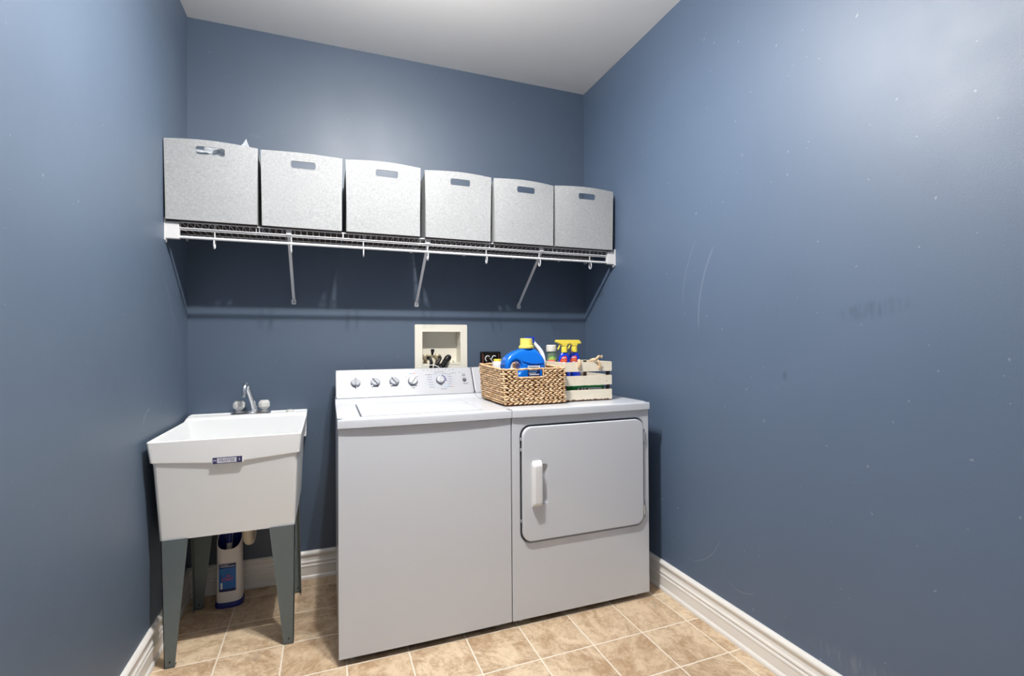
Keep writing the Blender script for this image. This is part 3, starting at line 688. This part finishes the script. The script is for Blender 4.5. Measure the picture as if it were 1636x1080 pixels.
for x in (1.134, 1.201):
    bm = B(); lathe(bm, [(.001, 0), (.014, 0), (.018, .006), (.0185, .018), (.0155, .022), (.0155, .03), (.019, .034), (.019, .046), (.013, .05), (.001, .05)], (x, .045, 1.113), axis=(.0, -1, .0), seg=14)
    tube(bm, [(x, .03, 1.113), (x, .03, 1.079)], .010, 12); vv = obj('valve', bm, M_brass, t, 30)
bm = B(); tube(bm, [(1.134, .022, 1.118), (1.201, .022, 1.118)], .007, 12); lathe(bm, [(.001, 0), (.011, 0), (.012, .01), (.007, .016), (.001, .016)], (1.168, .012, 1.110), seg=12); obj('manifold', bm, M_brass, t, 30)
bm = B(); lathe(bm, [(.001, 0), (.0055, 0), (.006, .008), (.0105, .024), (.010, .034), (.001, .036)], (1.169, .008, 1.124), axis=(.05, -.12, 1), seg=12); obj('shutoff_lever', bm, M_black, t)
def hose(ctrl, r, nm, label, ridges=0, m=M_black):
    b = B(); pts = spline(ctrl, 12); rs = [r]*len(pts)
    if ridges: rs = [r*(1+.12*math.sin(i*1.9)) for i in range(len(pts))]
    tube(b, pts, rs, 14); return tag(obj(nm, b, m, smooth=50, loc=ctrl[0]), label, 'hose')
hose([(1.140, -.004, 1.112), (1.150, -.020, 1.108), (1.156, -.028, 1.085), (1.152, -.030, 1.05), (1.145, -.03, .98), (1.14, -.03, .80)], .0085, 'supply_hose', 'thin black rubber hose leaving the left valve of the cream wall box')
hose([(1.207, -.004, 1.113), (1.208, -.020, 1.108), (1.196, -.030, 1.088), (1.178, -.032, 1.062), (1.168, -.03, .98), (1.167, -.03, .80)], .0085, 'supply_hose', 'thin black rubber hose leaving the right valve of the cream wall box')
hose([(1.266, .060, 1.098), (1.265, .040, 1.103), (1.262, .012, 1.110), (1.248, -.015, 1.105), (1.226, -.032, 1.078), (1.203, -.037, 1.045), (1.197, -.034, .97), (1.197, -.034, .80)], .0150, 'drain_hose', 'thick ribbed black drain hose curving out of the cream wall box', 1)
hose([(1.075, -.05, 1.045), (1.095, -.05, 1.064), (1.135, -.05, 1.072), (1.17, -.052, 1.070), (1.195, -.052, 1.058), (1.215, -.05, 1.03)], .0022, 'white_cable', 'thin white cable arching over the black hoses behind the washer console', m=M_whitepl)['category'] = 'cable'

# black wall plate
t = thing('outlet_plate', 'black glossy wall outlet plate with two curved white cord ends, behind the basket', 'wall outlet', (1.506, 0, 1.03))
bm = B(); loft(bm, [[(x, y, z) for x, z in rrect(1.444+s, 1.568-s, 1.020+s, 1.141-s, .005, 3)] for y, s in ((-.0005, 0), (-.010, 0), (-.015, .005), (-.012, .014))]); obj('plate', bm, M_blackg, t, 20)
bm = B(); box(bm, 1.4555, 1.461, -.0142, -.0128, 1.035, 1.130); box(bm, 1.5535, 1.557, -.0142, -.0128, 1.085, 1.128); obj('bevel_edge', bm, M_copper, t)
for cx_, a0, a1 in ((1.487, 40, 255), (1.527, 50, 190)):
    bm = B(); tube(bm, [(cx_+.014*math.cos(math.radians(a)), -.0150, 1.101+.016*math.sin(math.radians(a))) for a in range(a0, a1, 9)], .0026, 8); obj('receptacle_ring', bm, M_whitepl, t)
bm = B(); tube(bm, spline([(1.500, -.016, 1.102), (1.509, -.018, 1.094), (1.516, -.018, 1.078), (1.52, -.018, 1.05)]), .0022, 8); obj('cord', bm, M_whitepl, t)

# ------------------------------------------------------------------ woven basket
t = thing('wicker_basket', 'rectangular woven natural basket with cut-out handle, on top of the dryer', 'basket', (1.49, -.52, ZT))
bx0, bx1, by0, by1 = 1.350, 1.640, -.690, -.352; bz0 = ZT+.0005; HB = .168; sh = -.02
def flare(x, y, z):
    q_ = (z-bz0)/HB; cx_, cy_ = (bx0+bx1)/2, (by0+by1)/2
    return Vector((x-.010*(1-q_)*0+(x-cx_)*.0*q_ - (.012*q_ if x < cx_ else -.0*q_), y+(y-cy_)*.03*q_, z+.012*q_*(y-by0)/(by1-by0)))
bm = B(); e = .007
hx0, hx1, hz0, hz1 = 1.418, 1.527, 1.041, 1.073
def panel(b, pts): b.faces.new([b.verts.new(flare(*p)) for p in pts])
top_ = bz0+HB-.006
F = B()
plate(F, [(bx0+e, bz0), (bx1-e, bz0), (bx1-e, top_), (hx1+.003, top_), (hx1+.003, hz0-.003), (hx0-.003, hz0-.003), (hx0-.003, top_), (bx0+e, top_)], [], -.004, XZ(by0+e))
for v in F.verts: v.co = flare(*v.co)
merge(bm, F)
for q4 in ([(bx0+e, by0+e), (bx0+e, by1-e)], [(bx1-e, by0+e), (bx1-e, by1-e)], [(bx0+e, by1-e), (bx1-e, by1-e)]):
    (xa_, ya_), (xb_, yb_) = q4; panel(bm, [(xa_, ya_, bz0), (xb_, yb_, bz0), (xb_, yb_, top_), (xa_, ya_, top_)])
panel(bm, [(bx0+e, by0+e, bz0+.002), (bx1-e, by0+e, bz0+.002), (bx1-e, by1-e, bz0+.002), (bx0+e, by1-e, bz0+.002)])
obj('core', bm, M_liner, t, 0)
bm = B(); gr = B(); bmesh.ops.create_uvsphere(gr, u_segments=8, v_segments=6, radius=1)
gv = [v.co.copy() for v in gr.verts]; gr.verts.ensure_lookup_table(); gf = [[v.index for v in f_.verts] for f_ in gr.faces]; gr.free()
def grain(p, du, dn, a, l, w, d):
    """one folded strand of the braid: long axis du tilted by a towards up"""
    upv = Vector((0, 0, 1)); A_ = (du*math.cos(a)+upv*math.sin(a)); C_ = (upv*math.cos(a)-du*math.sin(a))
    vs_ = []
    for g0 in gv:
        tp_ = 1-.25*g0.x; vs_.append(bm.verts.new(p+A_*g0.x*l+C_*g0.y*w*tp_+dn*g0.z*d*tp_))
    for f_ in gf: bm.faces.new([vs_[k] for k in f_])
rr = random.Random(3); rows = 8; rh = (HB-.008)/rows
sides = [((bx0, by0), (bx1, by0), (0, -1)), ((bx1, by0), (bx1, by1), (1, 0)), ((bx1, by1), (bx0, by1), (0, 1)), ((bx0, by1), (bx0, by0), (-1, 0))]
for r in range(rows):
    zc = bz0+.006+rh*(r+.5)
    for si, ((xa_, ya_), (xb_, yb_), nrm) in enumerate(sides):
        P0, P1 = Vector((xa_, ya_, 0)), Vector((xb_, yb_, 0)); Ld = (P1-P0).length; du = (P1-P0)/Ld; dn = Vector((*nrm, 0))
        front = si == 0
        step = .0235 if front else .030; s0 = rr.uniform(.002, .014)
        while s0 < Ld-.002:
            for hlf in (-1, 1):
                p = P0+du*(s0+(.007 if hlf > 0 else 0)+rr.uniform(-.0015, .0015))
                z = zc+hlf*rh*.23
                if front and hx0-.008 < p.x < hx1+.010 and hz0-.006 < z: continue
                if not (.010 < (p-P0).dot(du) < Ld-.010): continue
                a = -hlf*(.36 if front else .10)+rr.uniform(-.07, .07); sc = rr.uniform(.88, 1.12)
                pp = flare(p.x, p.y, z)+dn*rr.uniform(-.001, .0015)
                grain(pp, du, dn, a, (.0142 if front else .0195)*sc, (.0047 if front else .0050)*sc, .0068*sc)
            s0 += step
for cxy in ((bx0+.003, by0+.003), (bx1-.003, by0+.003), (bx1-.003, by1-.003), (bx0+.003, by1-.003)):
    for r in range(rows*2):
        grain(flare(cxy[0], cxy[1], bz0+.006+rh*.5*(r+.5)), Vector((.707, -.707, 0)), Vector((-.707, -.707, 0)), rr.uniform(-.4, .4), .007, .0055, .006)
obj('woven_wall', bm, M_weave, t, 60)
bm = B()       # rim strands and the strand framing the handle opening
for dz, rr_ in ((0, .0042),):
    lp = [flare(x, y, bz0+HB-.006+dz) for x, y in rrect(bx0, bx1, by0, by1, .010, 4, 20)]
    lp = [p+Vector((0, 0, .0012*math.sin(i*1.3))) for i, p in enumerate(lp)]; tube(bm, lp+[lp[0]], [rr_*(1+.12*math.sin(i*2.1)) for i in range(len(lp)+1)], 8, False)
lp = [flare(x, by0-.003, z) for x, z in [(hx0-.004, hz1+.004), (hx0-.004, hz0+.004), (hx0, hz0-.003), (hx1, hz0-.003), (hx1+.004, hz0+.006), (hx1+.004, hz1+.004)]]
tube(bm, spline(lp, 6), .0040, 8); obj('rim', bm, M_weave, t, 60)

# ------------------------------------------------------------------ painted crate
CX0, CX1, CYF, CYB = 1.656, 1.914, -.655, -.40; CZ = ZT+.0005
t = thing('wooden_crate', 'slatted crate in chipped cream paint with rope handles, right of the woven basket', 'crate', ((CX0+CX1)/2, (CYF+CYB)/2, CZ))
bm = B(); box(bm, CX0+.001, CX1-.001, CYF+.002, CYB, CZ, CZ+.006, .001); obj('bottom_board', bm, M_wood, t)
SL = [(.0035, .054), (.074, .121), (.140, .186)]
for z0, z1 in SL:
    hl = []
    if z1 > .18:
        hl = [[(xh+.0062*math.cos(2*PI*k/14), CZ+.160+.0062*math.sin(2*PI*k/14)) for k in range(14)] for xh in (1.7345, 1.842)]
    for yy in (CYF, CYB):
        bm = B(); rn = random.Random(int(z0*1e4))
        if yy == CYF:
            def wob(x, z, s): return z+s*rn.uniform(0, .0014)
            nseg = 40; lowr = [(CX0+(CX1-CX0)*k/nseg, wob(0, CZ+z0, 1)) for k in range(nseg+1)]; upr = [(CX1-(CX1-CX0)*k/nseg, wob(0, CZ+z1, -1)) for k in range(nseg+1)]
            plate(bm, lowr+upr, hl, .0075, XZ(CYF+.0075), bev=0)
        else: box(bm, CX0, CX1, CYB-.0075, CYB, CZ+z0, CZ+z1, .0008)
        obj('front_slat' if yy == CYF else 'back_slat', bm, M_chip, t, 30)
    for xx in (CX0, CX1-.007):
        bm = B(); box(bm, xx, xx+.007, CYF+.008, CYB-.008, CZ+z0, CZ+z1, .0008); obj('side_slat', bm, [M_chip, M_wood], t, 30)
for xx in (CX0+.0072, CX1-.0072-.013):
    for yy in (CYF+.0078, CYB-.0078-.013):
        bm = B(); box(bm, xx, xx+.013, yy, yy+.013, CZ+.006, CZ+.184, .001); obj('corner_post', bm, M_dwood, t)
def rope(ctrl, R, parent, nm='rope', turns=55):
    b = B(); pts = spline(ctrl, 10); n_ = len(pts); t0 = (pts[1]-pts[0]).normalized(); nr = t0.orthogonal().normalized(); L_ = 0; st = [[], [], []]
    for i, p in enumerate(pts):
        if i: L_ += (p-pts[i-1]).length
        tg = (pts[min(i+1, n_-1)]-pts[max(i-1, 0)]).normalized(); nr = (nr-tg*nr.dot(tg)).normalized(); bn_ = tg.cross(nr)
        for k in range(3):
            a = L_*turns*2*PI*.9/ (1)+2*PI*k/3; a = L_*260+2*PI*k/3
            st[k].append(p+(nr*math.cos(a)+bn_*math.sin(a))*R*.5)
    for s in st: tube(b, s, R*.6, 8)
    return obj(nm, b, M_rope, parent, 60)
rp = rope([(1.737, CYF+.035, 1.055), (1.736, CYF+.022, 1.075), (1.735, CYF+.006, 1.102), (1.733, CYF-.005, 1.106), (1.732, CYF-.011, 1.092), (1.732, CYF-.009, 1.076), (1.734, CYF+.004, 1.071), (1.738, CYF+.022, 1.066)], .0064, t, 'rope_handle')
rp = rope([(1.842, CYF+.022, 1.060), (1.843, CYF+.004, 1.070), (1.843, CYF-.010, 1.072), (1.840, CYF-.012, 1.088), (1.832, CYF-.008, 1.103), (1.820, CYF+.002, 1.110), (1.806, CYF+.010, 1.106), (1.800, CYF+.022, 1.095), (1.795, CYF+.03, 1.07)], .0064, t, 'rope_handle')
rope([(1.812, CYF+.006, 1.104), (1.822, CYF-.008, 1.112), (1.833, CYF-.004, 1.118), (1.844, CYF+.004, 1.123), (1.853, CYF+.008, 1.122)], .0060, rp, 'knot_tail')
b = B()
for k in range(9):
    a = k*.7; tube(b, [(1.851, CYF+.008, 1.122), (1.859+.002*math.cos(a), CYF+.006+.003*math.sin(a*2), 1.1215+.005*math.sin(a)), (1.864+.002*math.sin(a), CYF+.006+.004*math.sin(a*2), 1.1215+.007*math.sin(a+.3))], .0016, 5)
obj('frayed_end', b, M_rope, rp)

g_ = thing('green_carton', 'green carton with white label lying low inside the cream crate', 'carton', (1.82, -.58, CZ+.0065))
bm = B(); box(bm, 1.718, 1.888, -.625, -.548, CZ+.0065, CZ+.070, .003); obj('box', bm, M_green, g_)
bm = B(); box(bm, 1.742, 1.875, -.6262, -.6252, CZ+.010, CZ+.061, .0004); lb = obj('label', bm, M_lblw, g_)
bm = B(); lathe(bm, [(.0005, 0), (.008, 0), (.008, .0006), (.0005, .0008)], (1.757, -.6262, CZ+.052), axis=(0, -1, 0), seg=18); lathe(bm, [(.0005, 0), (.004, 0), (.004, .0006), (.0005, .0008)], (1.775, -.6262, CZ+.055), axis=(0, -1, 0), seg=12); lathe(bm, [(.0005, 0), (.006, 0), (.006, .0006), (.0005, .0008)], (1.792, -.6262, CZ+.053), axis=(0, -1, 0), seg=14); obj('label_print', bm, M_wood, lb)

# ------------------------------------------------------------------ bottles
def jug():
    t = thing('detergent_jug', 'blue laundry detergent jug with pale yellow cap, in the woven basket', 'detergent bottle', (1.50, -.53, ZT+.004))
    ol = [(1.397, .918), (1.593, .918), (1.599, .935), (1.600, 1.092), (1.597, 1.108), (1.590, 1.124), (1.578, 1.140), (1.563, 1.154), (1.552, 1.162), (1.483, 1.162), (1.468, 1.158), (1.445, 1.149), (1.422, 1.136), (1.407, 1.121), (1.398, 1.103), (1.395, 1.085), (1.394, .935)]
    hole_ = [(1.421, 1.055), (1.424, 1.085), (1.434, 1.100), (1.450, 1.107), (1.466, 1.102), (1.474, 1.088), (1.472, 1.068), (1.462, 1.052), (1.440, 1.045)]
    bm = B(); plate(bm, ol, [hole_], .094, XZ(-.483), bev=.016, seg=5)
    for v in bm.verts:     # shoulders pinch towards the neck
        q_ = max(0, (v.co.z-1.06)/.102); v.co.y = -.53+(v.co.y+.53)*(1-.38*q_**1.6)
    bd_ = obj('body', bm, M_blue, t, 50)
    bm = B(); tube(bm, spline([(1.480, -.5735, 1.104), (1.500, -.5755, 1.097), (1.525, -.5765, 1.091), (1.560, -.5765, 1.090), (1.588, -.574, 1.093)]), .0016, 8); obj('moulded_line', bm, M_dblue, bd_)
    bm = B(); lathe(bm, [(.001, 0), (.033, 0), (.033, .008), (.001, .008)], (1.517, -.53, 1.160)); obj('neck', bm, M_blue, t)
    bm = B(); lathe(bm, [(.001, 0), (.0355, 0), (.0365, .002), (.0365, .010), (.0315, .013), (.0302, .016), (.0295, .046), (.0285, .048), (.001, .048)], (1.517, -.53, 1.165), seg=40); obj('cap', bm, M_yel, t, 35)
    bm = B(); box(bm, 1.504, 1.566, -.5786, -.5765, .925, 1.083, .0005); lb = obj('label', bm, M_lbl, t)
    bm = B(); box(bm, 1.504, 1.566, -.5790, -.5786, 1.072, 1.083, .0002); obj('label_band', bm, M_lblw, lb)
    for k, (u0, u1, h_, m_) in enumerate(((1.508, 1.560, .0035, M_print), (1.508, 1.563, .0024, M_lblw), (1.510, 1.552, .0024, M_cyan), (1.508, 1.546, .0024, M_lblw), (1.512, 1.562, .0045, M_lblw))):
        zz = 1.0745-k*.0085-(.002 if k else 0); b = B(); box(b, u0, u1, -.5794, -.5786, zz, zz+h_, .0001); obj('label_text', b, m_, lb)
jug()

t = thing('scrub_brush', 'brush with curved white handle and blue tip, behind the detergent jug cap', 'brush', (1.612, -.505, ZT+.004))
yb_ = -.470
bm = B(); tube(bm, spline([(1.578, yb_, 1.200), (1.588, yb_, 1.186), (1.605, yb_-.01, 1.163), (1.617, yb_-.02, 1.138), (1.621, yb_-.03, 1.108), (1.621, yb_-.03, 1.06), (1.619, yb_-.03, .96)], 8), [.0070+.0034*min(1, i/20) for i in range(49)], 12); obj('handle', bm, M_whitepl, t)
bm = B(); box(bm, 1.545, 1.582, yb_-.010, yb_+.010, 1.190, 1.218, .004, 2); box(bm, 1.538, 1.584, yb_-.012, yb_+.012, 1.213, 1.2195, .002, 2); obj('tip', bm, M_rblue, t)
bm = B(); lathe(bm, [(.001, 0), (.012, 0), (.013, .02), (.012, .05), (.008, .06), (.001, .06)], (1.617, -.502, ZT+.004)); obj('brush_head', bm, M_whitepl, t)

t = thing('white_bottle', 'small white bottle with yellow cap in the back left of the woven basket', 'bottle', (1.404, -.43, ZT+.004))
bm = B(); lathe(bm, [(.001, 0), (.025, 0), (.026, .004), (.026, .165), (.023, .180), (.0185, .186), (.001, .186)], (1.4045, -.43, ZT+.004)); obj('body', bm, M_whitepl, t)
bm = B(); lathe(bm, [(.001, 0), (.0195, 0), (.0195, .0085), (.018, .010), (.001, .010)], (1.4045, -.43, ZT+.190)); obj('cap', bm, M_yel2, t)
t = thing('squeeze_bottle', 'white rounded bottle seen through the handle of the blue detergent jug', 'bottle', (1.465, -.43, ZT+.004))
bm = B(); lathe(bm, [(.001, 0), (.026, 0), (.028, .004), (.028, .130), (.022, .150), (.001, .150)], (1.468, -.43, ZT+.004)); obj('body', bm, M_whitepl, t)
bm = B(); lathe(bm, [(.001, 0), (.017, 0), (.0175, .02), (.014, .030), (.001, .033)], (1.468, -.43, ZT+.154)); obj('cap', bm, M_whitepl, t)

t = thing('soap_bottle', 'clear green dish soap bottle with white flip cap, just left of the yellow-topped sprayers', 'soap bottle', (1.692, -.447, ZT+.0075))
zb = ZT+.0075
bm = B(); lathe(bm, [(.001, 0), (.024, 0), (.0265, .005), (.0265, .10), (.0275, .150), (.0275, .172), (.0262, .188), (.0235, .205), (.0205, .226), (.001, .226)], (1.6915, -.447, zb), sx=1, sy=1); bo = obj('body', bm, M_soap, t)
bm = B(); lathe(bm, [(.001, 0), (.020, 0), (.0205, .075), (.001, .075)], (1.6915, -.447, zb+.11)); obj('soap', bm, mat('green_soap', (108, 150, 96), .3), bo)
bm = B(); lathe(bm, [(.001, 0), (.0245, 0), (.026, .003), (.0262, .018), (.0255, .019), (.0262, .020), (.0262, .030), (.022, .034), (.001, .034)], (1.6885, -.447, zb+.2265), seg=30); obj('cap', bm, mat('ivory_cap', (218, 216, 208), .35), t, 35)
def wrap(cx_, cy_, r, a0, a1, z0, z1, m, par, nm, round_top=0, n=14):
    b = B(); rows_ = []
    for k in range(n+1):
        u = k/n; a = math.radians(a0+(a1-a0)*u); zt2 = z1-round_top*(1-math.sin(PI*u)**.5)
        rows_.append([(cx_+r*math.cos(a), cy_+r*math.sin(a), z) for z in (z0, zt2)])
    loft(b, rows_, False, False, closed=False); return obj(nm, b, m, par, 40)
wrap(1.6915, -.447, .0269, 195, 300, zb+.06, zb+.202, M_leaf, bo, 'label', .03)
wrap(1.6915, -.447, .0272, 200, 285, zb+.155, zb+.186, M_pink, bo, 'label_panel')
wrap(1.6915, -.447, .0274, 210, 275, zb+.158, zb+.163, M_lblw, bo, 'label_line')

def sprayer(cx_, cy_, label):
    t = thing('spray_bottle', label, 'spray bottle', (cx_, cy_, zb), 'blue spray bottles with yellow triggers in the crate')
    bm = B()
    lathe(bm, [(.001, 0), (.032, 0), (.0345, .004), (.0345, .09), (.0345, .160), (.0325, .185), (.0285, .203), (.022, .216), (.0135, .221), (.012, .234), (.001, .234)], (cx_, cy_, zb), sx=1, sy=.52, seg=32)
    b2 = obj('body', bm, M_rblue, t, 50)
    fy = lambda x, z: cy_-.52*.0345*math.sqrt(max(.02, 1-((x-cx_)/.0347)**2))-.0008
    def decal(pts, m, nm, par, w=0):
        b = B(); cx2 = sum(p[0] for p in pts)/len(pts); cz2 = sum(p[1] for p in pts)/len(pts)
        c0 = b.verts.new((cx_+cx2, fy(cx_+cx2, 0)-w, zb+cz2)); vs_ = [b.verts.new((cx_+x, fy(cx_+x, z)-w, zb+z)) for x, z in pts]
        for i in range(len(vs_)): b.faces.new((c0, vs_[i], vs_[(i+1) % len(vs_)]))
        return obj(nm, b, m, par, 0)
    lb = decal([(-.020, .200), (-.004, .205), (.003, .202), (.006, .190), (.004, .174), (-.004, .163), (-.020, .160), (-.030, .163), (-.031, .176)], M_lblr, 'label', b2)
    decal([(-.022, .186), (-.002, .187), (0, .178), (-.023, .177)], M_lblo, 'label_band', lb, .0008)
    decal([(-.022, .196), (-.002, .1975), (-.002, .1925), (-.022, .191)], M_lblw, 'label_text', lb, .0010)
    decal([(-.020, .1735), (-.005, .1745), (-.005, .1695), (-.020, .1685)], M_lblw, 'label_text', lb, .0010)
    decal([(-.024, .125), (-.014, .148), (.010, .160), (.022, .158), (.008, .142), (-.004, .120)], mat('sky_decal', (120, 170, 230), .4), 'swoosh', b2)
    bm = B(); lathe(bm, [(.001, 0), (.0150, 0), (.0155, .003), (.0150, .027), (.013, .029), (.001, .029)], (cx_, cy_, zb+.2225), seg=22); obj('collar', bm, M_yel2, t, 35)
    bm = B(); z0 = zb+.2535
    out = [(-.014, 0), (.013, 0), (.016, .010), (.022, .012), (.036, .012), (.038, .018), (.024, .032), (-.041, .032), (-.046, .029), (-.047, .022), (-.042, .018), (-.022, .010)]
    plate(bm, [(cx_+x, z0+z) for x, z in out], [], .021, XZ(cy_+.0105), bev=.0028, seg=2)
    hd_ = obj('spray_head', bm, M_yel2, t, 40)
    bm = B(); tube(bm, spline([(cx_-.026, cy_, z0+.012), (cx_-.027, cy_, z0+.002), (cx_-.031, cy_, z0-.008), (cx_-.036, cy_, z0-.016)], 5), .0040, 10); obj('trigger', bm, M_yel2, hd_)
    bm = B(); lathe(bm, [(.001, 0), (.006, 0), (.0055, .004), (.001, .004)], (cx_-.0465, cy_, z0+.0255), axis=(-1, 0, 0), seg=12); obj('nozzle', bm, M_yel2, hd_)
sprayer(1.7485, -.475, 'blue spray bottle with yellow trigger, left of the pair, next to soap bottle')
sprayer(1.8265, -.435, 'blue spray bottle with yellow trigger, right of the pair, near rope knot')
